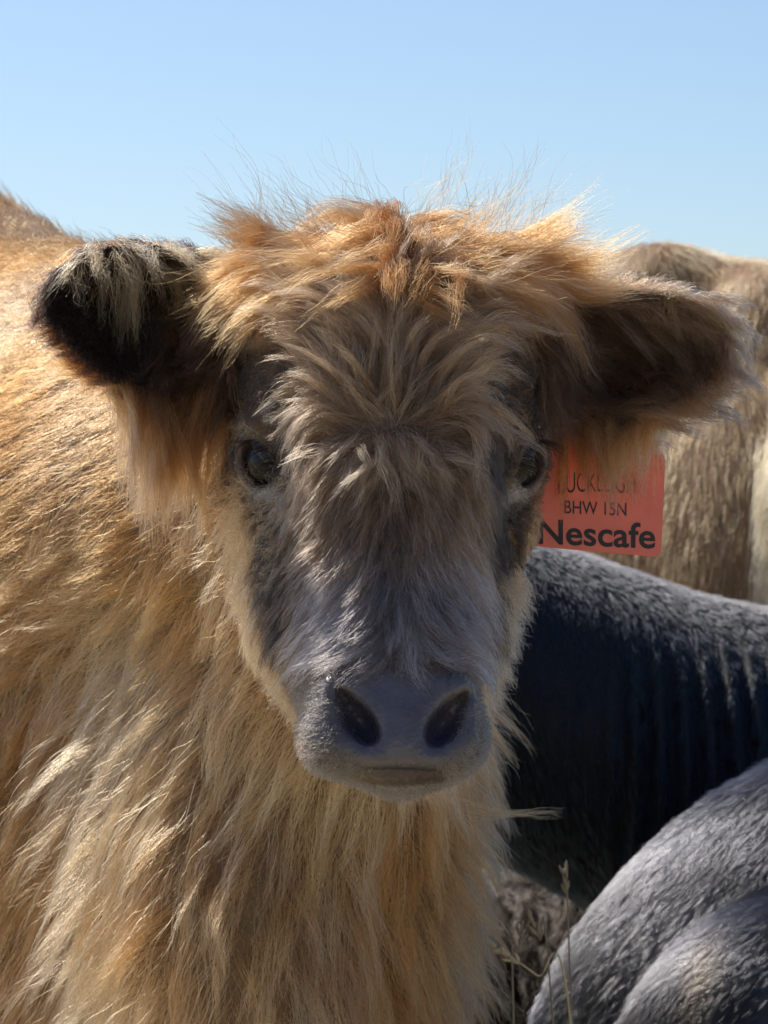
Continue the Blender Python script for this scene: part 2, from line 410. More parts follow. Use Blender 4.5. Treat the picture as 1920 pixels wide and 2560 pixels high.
def head(p):
    d = smin(SK(p), FA(p), 0.030)
    for s, e in ((-1, EYE_L), (1, EYE_R)):                                    # brow, lids, cheekbone
        d = smin(d, ell(p, e + np.array([0, .006, 0], f32), (.030, .029, .029)), 0.016)
        F = FRL if s < 0 else FRR; q = (p - (e + F[:, 2] * .0185).astype(f32)) @ F.astype(f32)
        r = np.sqrt((q[:, 0] / .0222)**2 + (q[:, 1] / .0172)**2)
        d = smin(d, np.sqrt(((r - 1) * .0165)**2 + q[:, 2]**2) - .0024, 0.006)
        d = smin(d, ell(p, e + np.array([-s * .012, -.012, .031], f32), (.030, .028, .013)), 0.016)
        d = smin(d, ell(p, e + np.array([-s * .010, .004, -.042], f32), (.034, .032, .02)), 0.02)
    for c in ((836, 1760), (1146, 1762)): d = smin(d, ell(p, P(c[0], c[1], -.093), (.012, .024, .022), None), 0.010)   # nostril wings
    for c in ((840, 1856), (1122, 1856)): d = smin(d, ell(p, P(c[0], c[1], -.088), (.022, .036, .020)), 0.016)  # lip pads
    d = smin(d, LIP(p), 0.004)
    for e, F in ((EYE_L, FRL), (EYE_R, FRR)):
        d = smax(d, -ell(p, e + F[:, 2] * .026, (.0190, .0142, .02), F), 0.002)
        up = F[:, 1] if F[2, 1] > 0 else -F[:, 1]; q = p - (e + F[:, 2] * .003).astype(f32)
        lid = smax(np.abs(np.linalg.norm(q, axis=1) - .0244) - .0018, .0045 - q @ up.astype(f32), .002)
        d = smin(d, smax(lid, -(q @ F[:, 2].astype(f32)), .002), .003)
    for c, R, s in ((NOL, RNL, -1), (NOR, RNR, 1)):
        d = smax(d, -ell(p, c, (.0085, .028, .0150), R), 0.012)
        d = smax(d, -ell(p, c + np.array([s * .0095, .008, .0135], f32), (.0030, .018, .0085), R), 0.008)
    g = cone(p, P(1000, 1872, -.1360), P(1000, 1918, -.1320), .0016, .0016)     # philtrum
    g = np.minimum(g, np.minimum(cone(p, P(878, 1930, -.122), P(1000, 1920, -.131), .0022, .0028), cone(p, P(1000, 1920, -.131), P(1122, 1928, -.122), .0028, .0022)))
    return smax(d, -g, 0.002)
AX = rotz(math.atan2(.9, -.45))
def trunk(p):
    d = cone(p, (-.045, .17, .87), (-.255, .72, .852), .085, .217)
    d = smin(d, cone(p, (-.025, .17, .78), (-.075, .40, .64), .075, .13), .06)
    d = smin(d, ell(p, (-.098, .40, .57), (.112, .20, .28)), .04)
    d = smin(d, ell(p, (-.165, .63, .55), (.33, .18, .45), AX), .06)
    d = smin(d, cone(p, (-.27, .80, .64), (-.70, 1.68, .70), .25, .33), .10)
    d = smin(d, ell(p, (-.52, 1.15, .93), (.24, .34, .27)), .10)
    d = smin(d, ell(p, (-.37, .95, .915), (.17, .26, .20)), .08)
    d = smin(d, ell(p, (-.68, 1.76, .78), (.28, .28, .28)), .10)
    for x, y in ((-.07, .70), (-.24, .58)):
        d = smin(d, cone(p, (x, y, .45), (x, y + .02, .27), .085, .048), .06)
        d = smin(d, cone(p, (x, y + .02, .27), (x, y, .06), .045, .036), .02)
        d = smin(d, cone(p, (x, y, .05), (x, y - .02, .02), .044, .05), .01)
    for x, y in ((-.55, 1.82), (-.88, 1.66)):
        d = smin(d, cone(p, (x, y, .60), (x + .02, y - .03, .42), .14, .07), .08)
        d = smin(d, cone(p, (x + .02, y - .03, .42), (x - .03, y + .05, .33), .065, .045), .03)
        d = smin(d, cone(p, (x - .03, y + .05, .33), (x - .02, y + .03, .05), .042, .036), .02)
        d = smin(d, cone(p, (x - .02, y + .03, .05), (x, y, .02), .044, .05), .01)
    return d
def calf_sdf(p):
    d = smin(head(p), trunk(p), 0.03)
    return smin(d, np.minimum(earL(p), earR(p)), 0.012)
xs = spaced((-1.15, -.26, .022), (-.26, -.12, .004), (-.12, .12, .0022), (.12, .265, .004), (.265, .34, .02))
ys = spaced((-.23, .10, .0024), (.10, .19, .0035), (.19, .32, .01), (.32, 2.2, .026))
zs = spaced((-.06, .45, .022), (.45, .655, .010), (.655, .93, .0022), (.93, 1.05, .0035), (1.05, 1.3, .02))
V, Q = surface_nets(calf_sdf, xs, ys, zs)
NV = unit(grad(calf_sdf, V))
vx, vy = to_px(V)
hd_, el_, er_, tr_ = evalc(head, V), evalc(earL, V), evalc(earR, V), evalc(trunk, V)
m_ear = (np.minimum(el_, er_) < 0.003) & (hd_ > 0.002)
m_head = (hd_ < 0.006) & ~m_ear & (hd_ < tr_)
m_body = ~m_ear & ~m_head
def blob(x, y, rx, ry, soft=.35): return 1 - sstep(1 - soft, 1 + soft, np.sqrt(((vx - x) / rx)**2 + ((vy - y) / ry)**2))
nose = np.maximum(blob(1008, 1805, 190, 118), np.maximum(blob(1005, 1720, 215, 45), blob(1000, 1890, 120, 55))) * m_head * (V[:, 1] < -.055)
lipm = blob(1000, 1946, 118, 20) * (V[:, 1] < -.055)
eyem = np.zeros(len(V))
for e, F in ((EYE_L, FRL), (EYE_R, FRR)):
    q = (V - e) @ F.astype(f32); r = np.sqrt((q[:, 0] / .025)**2 + (q[:, 1] / .0165)**2); eyem = np.maximum(eyem, (1 - sstep(.62, .85, r)) * (np.abs(q[:, 2]) < .04))
muz = sstep(1600, 1720, vy) * m_head * (V[:, 1] < 0)
SKIN = mixc(C(.12, .07, .04), C(.105, .09, .09), muz); SKIN = SKIN * (1 - nose[:, None]) + C(.115, .105, .122) * nose[:, None]
SKIN = SKIN * (1 - lipm[:, None]) + C(.085, .062, .06) * lipm[:, None]
mouth = np.exp(-((vy - 1921 - ((vx - 1000) / 122)**2 * 8) / 7)**2) * (np.abs(vx - 1000) < 135) * (V[:, 1] < -.05); SKIN = SKIN * (1 - .6 * mouth[:, None])
SKIN = SKIN * (1 - eyem[:, None]) + C(.035, .030, .032) * eyem[:, None]
for e, F in ((EYE_L, FRL), (EYE_R, FRR)):
    q = (V - e) @ F.astype(f32); upn = 1 if F[2, 1] > 0 else -1
    r = np.sqrt((q[:, 0] / .0190)**2 + (q[:, 1] / .0142)**2)
    pale = (np.exp(-((r - 1.42) / .16)**2) * sstep(.0, -.007, q[:, 1] * upn) * (np.abs(q[:, 2] - .02) < .03))[:, None]
    SKIN = SKIN * (1 - pale) + C(.30, .26, .23) * pale
inner = m_ear & (NV[:, 1] < 0.2)
SKIN[inner] = C(.035, .024, .022)
hoof = V[:, 2] < .07; SKIN[hoof] = C(.03, .026, .024)
nostril = np.zeros(len(V), bool)
for c, R in ((NOL, RNL), (NOR, RNR)): nostril |= ell(V, c, (.0095, .035, .0155), R) < 0.0008
SKIN[nostril] = C(.085, .075, .10)

calf = thing('highland_calf', 'shaggy golden brown calf facing the camera, wearing a red ear tag', 'calf', (-.2, .6, 0))
calf_parts = []
body = mesh_obj('body', V, Q, M_skin, calf, SKIN); calf_parts.append(body)

# eyes
me_, t, b = mat_base('eye')
b.inputs['Base Color'].default_value = (.012, .012, .016, 1); b.inputs['Roughness'].default_value = 0.08; b.inputs['Specular IOR Level'].default_value = 0.3
tc = t.nodes.new('ShaderNodeTexCoord'); sp = t.nodes.new('ShaderNodeTexNoise'); sp.inputs['Scale'].default_value = 90
cr = t.nodes.new('ShaderNodeValToRGB'); cr.color_ramp.elements[0].color = (.003, .003, .005, 1); cr.color_ramp.elements[1].color = (.010, .008, .008, 1)
t.links.new(tc.outputs['Object'], sp.inputs[0]); t.links.new(sp.outputs[0], cr.inputs[0]); t.links.new(cr.outputs[0], b.inputs['Base Color'])
for e, F in ((EYE_L, FRL), (EYE_R, FRR)):
    bm = bmesh.new(); bmesh.ops.create_uvsphere(bm, u_segments=40, v_segments=24, radius=.0225)
    c = e + F[:, 2] * .0030
    bmesh.ops.translate(bm, verts=bm.verts, vec=Vector(c.tolist()))
    calf_parts.append(bm_obj('eye', bm, me_, calf))

# --- combing
WX, WY = 988, 1098
FACE = [(988,960,0,-1,0),(900,960,-.45,-1,0),(1080,960,.5,-1,0),(780,900,-.75,-.8,.1),(1180,900,.8,-.75,.1),(700,1000,-.6,.35,.2),(1260,1000,.6,.35,.2),(740,1180,-.1,1,0),(1230,1180,.1,1,0),
        (880,1080,-.9,-.5,0),(1100,1080,.9,-.5,0),(780,1100,-.35,.9,0),(1200,1100,.35,.9,0),(900,1160,-.7,.7,0),(1080,1160,.7,.7,0),(988,1150,0,1,0),
        (880,1280,-.25,1,0),(988,1300,0,1,0),(1100,1280,.25,1,0),(988,1450,0,1,0),(890,1450,-.25,1,0),(1090,1450,.25,1,0),
        (988,1600,0,1,0),(880,1600,-.9,.9,0),(1100,1600,.9,.9,0),(800,1620,-1,.5,.1),(1190,1620,1,.5,.1),(760,1450,-.55,1,.1),(1210,1450,.55,1,.1),
        (640,1300,-.45,1,.3),(1310,1300,.5,1,.3),(620,1500,-.4,1,.3),(1310,1500,.6,1,.3),(700,1750,-.5,1,.3),(1260,1750,.6,1,.3),(740,1250,-.3,1,.1),(1230,1250,.3,1,.1),
        (600,1000,-.4,.6,.8),(1350,1000,.5,.6,.8),(600,850,-1,.1,.3),(1330,850,1,.1,.3),(900,1850,-.6,.6,.1),(1100,1850,.6,.6,.1),(800,780,-.9,-.35,0),(1180,780,.9,-.4,0)]
BODY = [(0,500,-.6,-.6,0),(50,700,-1,.1,.2),(60,1100,-1,.2,.2),(300,1150,-.9,.45,.1),(100,1450,-.95,.4,.1),(420,1450,-.75,.7,0),(150,1850,-.7,.8,0),(480,1800,-.4,1,0),
        (250,2300,-.35,1,0),(520,2250,-.1,1,0),(700,2050,-.35,1,-.1),(850,2100,-.15,1,-.1),(1000,2100,.1,1,-.1),(1180,2050,.6,.8,0),(1250,2300,.6,.9,0),(1000,2450,.1,1,0),(750,2450,-.2,1,0),
        (620,1600,-.7,.7,.2),(1300,1700,.9,.5,.2),(500,1100,-.8,.5,.3)]
f_face, f_body = idw(FACE), idw(BODY, soft=120)

GOLD, PALE, DUN, GREY, DARK = C(.40, .140, .038), C(.54, .285, .135), C(.32, .195, .12), C(.32, .26, .265), C(.022, .013, .011)
front = sstep(-.45, -.05, -NV[:, 1] + 0.25 * np.abs(NV[:, 0]))
inview = (vx > -160) & (vx < 1500) & (vy > 250) & (vy < 2720)

def layer(name, wv, ng, nc, L, field, rad, tint, mat=None, parent=None, sdf=calf_sdf, mesh=None, clumpkw={}, tip=.3, streak=0.0, **kw):
    v, q = mesh if mesh else (V, Q)
    r = sample(v, q, wv, ng); x, y = to_px(r)
    Ln = L(x, y, r) if callable(L) else np.full(ng, L, f32)
    Ln = (Ln * rng.uniform(.75, 1.25, ng)).astype(f32)
    gl_ = grow(sdf, r, Ln, field, **kw)
    cr_ = sample(v, q, wv, nc)
    p = children(gl_, cr_, **clumpkw)
    x, y = to_px(cr_)
    tn = tint(x, y, cr_) if callable(tint) else np.broadcast_to(tint, (nc, 3)).copy()
    tn = tn * (1 + noise3(cr_, 45, 3)[:, :1] * 0.16) * np.exp(noise3(cr_, 260, 8)[:, :1] * streak)
    o = curves_obj(name, p, rad, tn, mat or M_hair, parent or calf, tip)
    if (parent or calf) is calf: calf_parts.append(o)
    return o

# coat of the trunk
def L_body(x, y, r): return (.032 + .045 * sstep(1150, 2000, y)) * (1 - .45 * sstep(1080, 1200, x)) * (1 - .25 * sstep(500, 0, x) * sstep(1500, 900, y))
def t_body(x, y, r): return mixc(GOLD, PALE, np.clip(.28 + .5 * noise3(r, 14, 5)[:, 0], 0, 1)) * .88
wb = m_body * inview * front
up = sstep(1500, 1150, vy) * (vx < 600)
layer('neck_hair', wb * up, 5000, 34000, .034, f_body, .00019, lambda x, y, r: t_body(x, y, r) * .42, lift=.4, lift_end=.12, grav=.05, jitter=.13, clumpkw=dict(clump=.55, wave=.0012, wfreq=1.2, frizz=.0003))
layer('coat', wb * (1 - .93 * up), 2000, 72000, L_body, f_body, .00018, t_body, streak=.3, lift=.75, lift_end=.12, grav=.2, jitter=.2, clumpkw=dict(clump=.96, cpow=.7, wave=.0022, wfreq=1.6, frizz=.0003, nearest=1))
layer('guard_hair', wb, 5000, 14000, lambda x, y, r: 1.0 * L_body(x, y, r), f_body, .00025, lambda x, y, r: t_body(x, y, r) * 1.15, lift=.85, lift_end=.3, grav=.15, jitter=.2, clumpkw=dict(clump=.5, wave=.0026, wfreq=1.6, frizz=.0004, nearest=1))
layer('undercoat', wb, 4000, 38000, lambda x, y, r: .5 * L_body(x, y, r), f_body, .00020, lambda x, y, r: t_body(x, y, r) * .7, lift=1.1, lift_end=.5, grav=.1, jitter=.3, clumpkw=dict(clump=.5, wave=.001))
layer('rear_coat', m_body * (1 - inview * front) * (V[:, 2] > .1), 2500, 26000, .05, lambda p, g, t: np.broadcast_to(np.array([-.4, .3, -.8], f32), p.shape), .0006, GOLD, lift=.6, grav=.3, clumpkw=dict(clump=.5, wave=.002))

# face
eye_d = np.minimum(np.linalg.norm(V - (EYE_L + FRL[:, 2] * .015), axis=1), np.linalg.norm(V - (EYE_R + FRR[:, 2] * .015), axis=1))
bare = np.clip(nose + lipm + eyem * 1.5, 0, 1)
def eyed(r): return np.minimum(np.linalg.norm(r - (EYE_L + FRL[:, 2] * .015), axis=1), np.linalg.norm(r - (EYE_R + FRR[:, 2] * .015), axis=1))
def L_face(x, y, r):
    l = .028 + .012 * sstep(950, 850, y)
    l = l * (1 - .4 * sstep(1200, 1350, y) * sstep(230, 150, np.abs(x - 988)))
    l = np.where(y > 1560, np.maximum(l * (1 - sstep(1560, 1700, y) * .7), .005), l)
    tm = sstep(190, 260, np.abs(x - 968)) * sstep(820, 880, y) * sstep(1150, 1080, y)
    l = l * (1 - .5 * sstep(1220, 1280, x) * sstep(1600, 1450, y))
    return l * (1 - .68 * tm) * (.10 + .90 * sstep(.028, .070, eyed(r)))
def t_face(x, y, r):
    t_ = mixc(DUN, GREY, np.clip(sstep(1240, 1450, y) * sstep(215, 110, np.abs(x - 990)) + .0, 0, 1))
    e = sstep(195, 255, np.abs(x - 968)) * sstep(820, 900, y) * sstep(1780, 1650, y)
    t_ = t_ * (1 - e[:, None]) + C(.034, .029, .030) * e[:, None]  # dark cheeks; at the temples, shadow of forelock and ears painted into the hair
    e = np.where(x < 955, sstep(275, 335, 955 - x + (y - 1400) * .22), sstep(330, 375, x - 955 + (y - 1400) * .15)) * sstep(1150, 1300, y)
    t_ = t_ * (1 - e[:, None]) + PALE * e[:, None]  # sunlit outer edge of the cheeks painted in with the pale tint
    dk = np.exp(-(((x - 985) / 105)**2 + ((y - 1165) / 85)**2)) + .5 * sstep(120, 200, np.abs(x - 990)) * sstep(1180, 1280, y) * sstep(1680, 1580, y)
    t_ = t_ * (1 - .68 * np.clip(dk, 0, 1))[:, None]
    u = sstep(900, 700, y)[:, None]; t_ = t_ * (1 - u) + GOLD * .6 * u
    lid = np.exp(-(((x - 672) / 50)**2 + ((y - 1228 - (x - 672) * .35) / 26)**2)) + np.exp(-(((x - 1285) / 40)**2 + ((y - 1228 + (x - 1285) * .5) / 26)**2)) + .6 * np.exp(-(((x - 612) / 40)**2 + ((y - 1075 - (x - 612) * .4) / 22)**2))
    lid = np.clip(lid, 0, 1); t_ = t_ * (1 - lid[:, None]) + C(.75, .68, .58) * lid[:, None]
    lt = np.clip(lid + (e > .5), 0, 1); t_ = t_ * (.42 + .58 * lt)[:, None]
    m = (sstep(1640, 1700, y) * (1 - e))[:, None]; return t_ * (1 - m) + C(.085, .073, .072) * m
wf = m_head * front * (1 - bare) * (vy < 1660) * inview * sstep(.018, .022, eye_d)
layer('face_hair', wf * (1 - .6 * sstep(1180, 1060, vy)), 2600, 62000, L_face, f_face, .00015, t_face, M_face, streak=.55, lift=.45, lift_end=.08, grav=.06, jitter=.12, clumpkw=dict(clump=.88, wave=.0007, wfreq=1.4, frizz=.0003))
wfh = m_head * front * sstep(1085, 1020, vy) * sstep(640, 720, vy) * sstep(250, 175, np.abs(vx - 985))
layer('forehead_hair', wfh, 650, 22000, lambda x, y, r: .040 * rng.uniform(.55, 1.25, len(x)) * (.25 + .75 * sstep(.045, .085, eyed(r))), f_face, .00017, lambda x, y, r: mixc(DUN * .35, DUN * 1.6, rng.random(len(x)) ** 1.6), streak=.5, lift=.4, lift_end=.08, grav=.03, jitter=.24, nf=45, steps=9, clumpkw=dict(clump=.92, wave=.0016, wfreq=1.2, frizz=.0003))
layer('bridge_streaks', m_head * front * sstep(1080, 1160, vy) * sstep(1650, 1600, vy) * sstep(220, 150, np.abs(vx - 990)), 760, 18000, lambda x, y, r: .034 * (.2 + .8 * sstep(.035, .075, eyed(r))), f_face, .0002, lambda x, y, r: mixc(DUN * .2, DUN * 1.3, rng.random(len(x)) ** 2) * (1 - sstep(1280, 1450, y))[:, None] + mixc(GREY * .2, GREY * 1.4, rng.random(len(x)) ** 2) * sstep(1280, 1450, y)[:, None], M_face, streak=.5, lift=.3, lift_end=.06, grav=.03, jitter=.1, steps=9, clumpkw=dict(clump=.93, wave=.0009, wfreq=1.2))
wm = m_head * (1 - bare) * (vy > 1600) * (V[:, 1] < .1)
layer('muzzle_fuzz', wm, 2500, 26000, lambda x, y, r: .0035 + .007 * sstep(240, 330, np.abs(x - 1000)), f_face, .00014, t_face, M_face, lift=.6, grav=.05, jitter=.3, clumpkw=dict(clump=.5, wave=.0006, frizz=.0004))
wj = m_head * (V[:, 1] > -.02) * sstep(1150, 1400, vy) * np.where(vx > 1000, sstep(1380, 1450, vy), 1)
layer('cheek_hair', wj, 1500, 20000, lambda x, y, r: np.where(x > 1000, .024, .016), f_body, .00015, PALE * .8, lift=.8, lift_end=.4, grav=.15, jitter=.3, clumpkw=dict(clump=.6, wave=.0018, wfreq=2, frizz=.0006))
# tuft under the whorl
wt = m_head * blob(985, 1125, 120, 55)
layer('brow_tuft', wt, 60, 1500, lambda x, y, r: rng.uniform(.018, .042, len(x)), lambda p, g, t: np.stack([(to_px(p)[0] - 985) / 160., np.full(len(p), -.3), np.full(len(p), -1.)], 1).astype(f32), .00016, lambda x, y, r: mixc(DUN * .6, DUN * 1.5, rng.random(len(x))), lift=1.2, lift_end=-.1, grav=.45, jitter=.42, clumpkw=dict(clump=.92, wave=.001, wfreq=1))
# forelock
def f_fore(p, g, t):
    x, y = to_px(p); s = np.tanh((x - 1020) / 120)
    return np.stack([s * 1.2, np.full(len(p), -.28), np.where(s > 0, -.02, -.18) * np.abs(s) - .15], 1).astype(f32)
wfo = m_head * sstep(715, 650, vy) * (V[:, 1] < .2)
wfo = np.maximum(wfo, (m_head | m_body) * (vy < 700) * (V[:, 1] < .22) * (NV[:, 2] > .1) * (np.abs(vx - 1000) < 460) * .8)
layer('forelock', wfo, 900, 34000, lambda x, y, r: rng.uniform(.05, .085, len(x)), f_fore, .00017, lambda x, y, r: mixc(GOLD * .6, PALE * .7, rng.random(len(x)) * .3), lift=.32, lift_end=.05, grav=.06, jitter=.16, clumpkw=dict(clump=.88, wave=.0026, wfreq=1.5, frizz=.0006), steps=9)
wtu = m_head * (vy < 740) * np.maximum(blob(975, 640, 40, 80), blob(1125, 640, 36, 80))
layer('poll_tuft', wtu, 40, 3200, .058, lambda p, g, t: np.broadcast_to(np.array([0, -.7, -.8], f32), p.shape), .00017, GOLD * .5, lift=1.2, lift_end=0, grav=.5, jitter=.12, clumpkw=dict(clump=.85, wave=.0012))
# loose hairs on the poll against the sky
layer('flyaway_hair', wfo * (NV[:, 2] > .2), 420, 900, lambda x, y, r: rng.uniform(.05, .10, len(x)), lambda p, g, t: f_fore(p, g, t) + np.array([0, 0, .5], f32), .00012, GOLD * .4, lift=1.1, lift_end=.5, grav=-.12, jitter=.5, nf=60, clumpkw=dict(clump=.8, wave=.004, wfreq=1.2, frizz=.001), steps=10)
# ears
wi = inner * sstep(0, .004, 1) * 1.0
layer('ear_lining', inner * 1.0, 900, 18000, lambda x, y, r: np.where(x > 900, .03, .016), lambda p, g, t: np.stack([np.sign(p[:, 0]), np.zeros(len(p)), -.7 * np.ones(len(p))], 1).astype(f32), .00015, lambda x, y, r: np.where((x > 900)[:, None], C(.15, .09, .058), DARK), lift=.5, grav=.2, clumpkw=dict(clump=.6, wave=.001))
layer('ear_back_hair', m_ear * (~inner), 1400, 26000, lambda x, y, r: (.016 + .018 * rng.random(len(x))) * (1 - .55 * sstep(1650, 1800, x)) * (1 - .55 * sstep(260, 130, x)), lambda p, g, t: np.stack([np.sign(p[:, 0]), .2 * np.ones(len(p)), -.35 * np.ones(len(p))], 1).astype(f32), .00015, GOLD * .6, lift=.5, lift_end=.2, grav=.25, clumpkw=dict(clump=.7, wave=.0012))
layer('ear_shag', inner * sstep(1440, 1500, vx) * sstep(1790, 1740, vx), 130, 5500, lambda x, y, r: rng.uniform(.025, .05, len(x)), lambda p, g, t: np.stack([.75 * np.ones(len(p)), -.2 * np.ones(len(p)), -.7 * np.ones(len(p))], 1).astype(f32), .00018, lambda x, y, r: mixc(DUN * .25, DUN * 1.1, rng.random(len(x)) ** 2), lift=.6, lift_end=.05, grav=.3, jitter=.2, clumpkw=dict(clump=.92, wave=.002, wfreq=1.3))
wfr = m_ear * (sstep(840, 930, vy) * sstep(230, 420, vx) * (vx < 600) + sstep(940, 1010, vy) * sstep(1360, 1420, vx) * sstep(1680, 1560, vx))
layer('ear_fringe', wfr, 260, 12000, lambda x, y, r: np.where(x < 900, .034 + .062 * sstep(230, 400, x), .058) * rng.uniform(.55, 1.2, len(x)), lambda p, g, t: np.broadcast_to(np.array([0, -.05, -1], f32), p.shape), .00016, lambda x, y, r: mixc(GOLD * .55, PALE * .75, rng.random(len(x))), lift=.3, grav=1.0, jitter=.16, clumpkw=dict(clump=.88, wave=.0018, wfreq=1.3), collide=False)
wtop = m_ear * (sstep(720, 660, vy) * (vx < 600) * (vx > 130) + sstep(830, 780, vy) * (vx > 1640))
layer('ear_tuft', wtop, 70, 2600, lambda x, y, r: np.where(x > 900, .036, .03 + .03 * sstep(150, 300, x)), lambda p, g, t: np.stack([.15 * np.ones(len(p)), -.8 * (1 - t) * np.ones(len(p)), -1 * np.ones(len(p))], 1).astype(f32), .00016, C(.22, .15, .08), lift=.3, grav=.5, jitter=.22, clumpkw=dict(clump=.9, wave=.003, wfreq=1.5), collide=False)
wcov = (m_ear | m_head) * (((vx > 1340) & (vx < 1560) & (vy > 760) & (vy < 1010)) * 1.0 + ((vx > 430) & (vx < 600) & (vy > 700) & (vy < 960))) * (NV[:, 1] < .3)
layer('ear_base_hair', wcov, 420, 12000, .05, lambda p, g, t: np.stack([np.where(p[:, 0] > 0, 1, -.25), -.25 * np.ones(len(p)), np.where(p[:, 0] > 0, -.55, -1)], 1).astype(f32), .00016, C(.06, .035, .022), lift=.5, lift_end=.1, grav=.2, jitter=.2, clumpkw=dict(clump=.85, wave=.0015))
# matted lock standing out from the throat
nl = 22; a0 = P(1150, 2010, .20); a1 = P(1260, 2045, .235); a2 = P(1400, 2030, .24)
tq = np.linspace(0, 1, 10)[None, :, None]; o0 = rng.normal(size=(nl, 1, 3)) * .006
lk = (1 - tq)**2 * (a0 + o0) + 2 * tq * (1 - tq) * (a1 + o0 * .25) + tq**2 * (a2 + rng.normal(size=(nl, 1, 3)) * .003) + np.sin(tq * 9 + rng.random((nl, 1, 1)) * 6) * .0022 * tq
calf_parts.append(curves_obj('throat_lock', lk, .00018, np.broadcast_to(GOLD, (nl, 3)).copy(), M_hair, calf, .2))
# lashes
lash, lc = [], []
for e, F, s in ((EYE_L, FRL, -1), (EYE_R, FRR, 1)):
    for k in range(46):
        a = rng.uniform(.15, .85) * math.pi
        side = -1 if (F[:, 1] @ np.array([s, 0, 1.])) < 0 else 1
        p0 = e + F[:, 2] * .019 + F[:, 0] * (.0165 * math.cos(a)) * 1 + F[:, 1] * side * .0118 * math.sin(a)
        d = F[:, 2] * .9 + F[:, 1] * side * .5 + np.array([s * .4, -.1, -.25]) + rng.normal(size=3) * .12
        tq = np.linspace(0, 1, 7)[:, None]; l = rng.uniform(.018, .032)
        lash.append(p0 + d / np.linalg.norm(d) * l * tq + np.array([0, 0, -.008]) * tq ** 2); lc.append((.02, .016, .018))
calf_parts.append(curves_obj('eyelashes', np.array(lash), .00032, np.array(lc), M_dark, calf, .15))
for o in calf_parts: o.matrix_parent_inverse = Matrix.Translation((.2, -.6, 0))

# ================================================================== ear tag
M_tag = plain('tag_plastic', (.78, .17, .12), 0.42, .12, 60)
M_ink = plain('tag_ink', (.022, .018, .024), 0.6, .2, 200)
TY = .128
k = PX * (CAMD + TY) / CAMD
tag = thing('ear_tag', 'red plastic ear tag with black lettering hanging from the calf\'s ear', 'ear tag', tuple(P(1500, 1100, TY)))
def tp(x, y, dy=0.0): q = P(x, y, TY); return Vector((q[0], TY + dy, q[2]))
out2 = []
cor = [(1335, 1366, 22), (1652, 1393, 22), (1664, 1142, 14), (1580, 1060, 30), (1560, 1000, 10), (1450, 992, 10), (1425, 1045, 30), (1345, 1120, 14)]
for i, (x, y, r) in enumerate(cor):
    a = np.array(cor[i - 1][:2], float); c = np.array([x, y], float); b_ = np.array(cor[(i + 1) % len(cor)][:2], float)
    u0 = c + (a - c) / np.linalg.norm(a - c) * r; u1 = c + (b_ - c) / np.linalg.norm(b_ - c) * r
    for q in np.linspace(0, 1, 6): out2.append((1-q)**2 * u0 + 2*q*(1-q) * c + q*q * u1)
bm = bmesh.new()
fv = [bm.verts.new(tp(x, y, -.0009)) for x, y in out2]; bv = [bm.verts.new(tp(x, y, .0009)) for x, y in out2]
bm.faces.new(fv); bm.faces.new(bv[::-1])
for i in range(len(fv)): bm.faces.new((fv[i], bv[i], bv[(i+1) % len(fv)], fv[(i+1) % len(fv)]))
bmesh.ops.recalc_face_normals(bm, faces=bm.faces)
be = [e for e in bm.edges if len(e.link_faces) == 2 and e.calc_face_angle(0) > .8]
bmesh.ops.bevel(bm, geom=be, offset=.0004, segments=2, affect='EDGES')
tag_parts = [bm_obj('plate', bm, M_tag, tag, False)]
bm = bmesh.new(); c = tp(1500, 1020)
for rad, y0, y1 in ((.011, -.004, -.0012), (.004, -.02, -.003)):
    r0 = bmesh.ops.create_cone(bm, cap_ends=True, segments=24, radius1=rad, radius2=rad * .9, depth=y1 - y0)
    bmesh.ops.rotate(bm, verts=r0['verts'], cent=(0, 0, 0), matrix=Matrix.Rotation(math.radians(90), 3, 'X'))
    bmesh.ops.translate(bm, verts=r0['verts'], vec=c + Vector((0, (y0 + y1) / 2, 0)))
tag_parts.append(bm_obj('stud', bm, M_tag, tag, False))
def lettering(txt, x0, x1, ybase, hpx, bold=0.0, rot=-2.4, arch=0):
    cu = bpy.data.curves.new('lettering', 'FONT'); cu.body = txt; cu.extrude = .00012; cu.offset = bold; cu.size = 1; cu.resolution_u = 6
    ob = bpy.data.objects.new('lettering', cu); COL.objects.link(ob)
    dg = bpy.context.evaluated_depsgraph_get(); me = bpy.data.meshes.new_from_object(ob.evaluated_get(dg))
    bpy.data.objects.remove(ob)
    n = len(me.vertices); co = np.zeros(n * 3, f32); me.vertices.foreach_get('co', co); co = co.reshape(-1, 3)
    lo, hi = co.min(0), co.max(0)
    u = (co[:, 0] - lo[0]) / (hi[0] - lo[0]); v = co[:, 1] / max(hi[1], 1e-6)
    X = x0 + (x1 - x0) * u; bend = arch * (2 * u - 1) ** 2
    Y = ybase - v * (hpx + bend) + bend * .5 + (X - x0) * math.tan(math.radians(-rot))
    zc = np.where(co[:, 2] > 0, -.00125, -.00085)
    w_ = np.stack([(X - 960) * k, TY + zc, CAMZ - (Y - 1280) * k], 1).astype(f32)
    me.vertices.foreach_set('co', w_.ravel()); me.materials.clear(); me.materials.append(M_ink); me.update()
    o = bpy.data.objects.new('lettering', me); COL.objects.link(o); o.parent = tag; return o
tag_parts += [lettering('Nescafe', 1346, 1638, 1358, 62, .018), lettering('BHW 15N', 1411, 1566, 1283, 32, .004),
              lettering('BUCKLEIGH', 1396, 1588, 1228, 46, -.004, -.5, 16)]
for o in tag_parts: o.matrix_parent_inverse = Matrix.Translation(-tag.location)

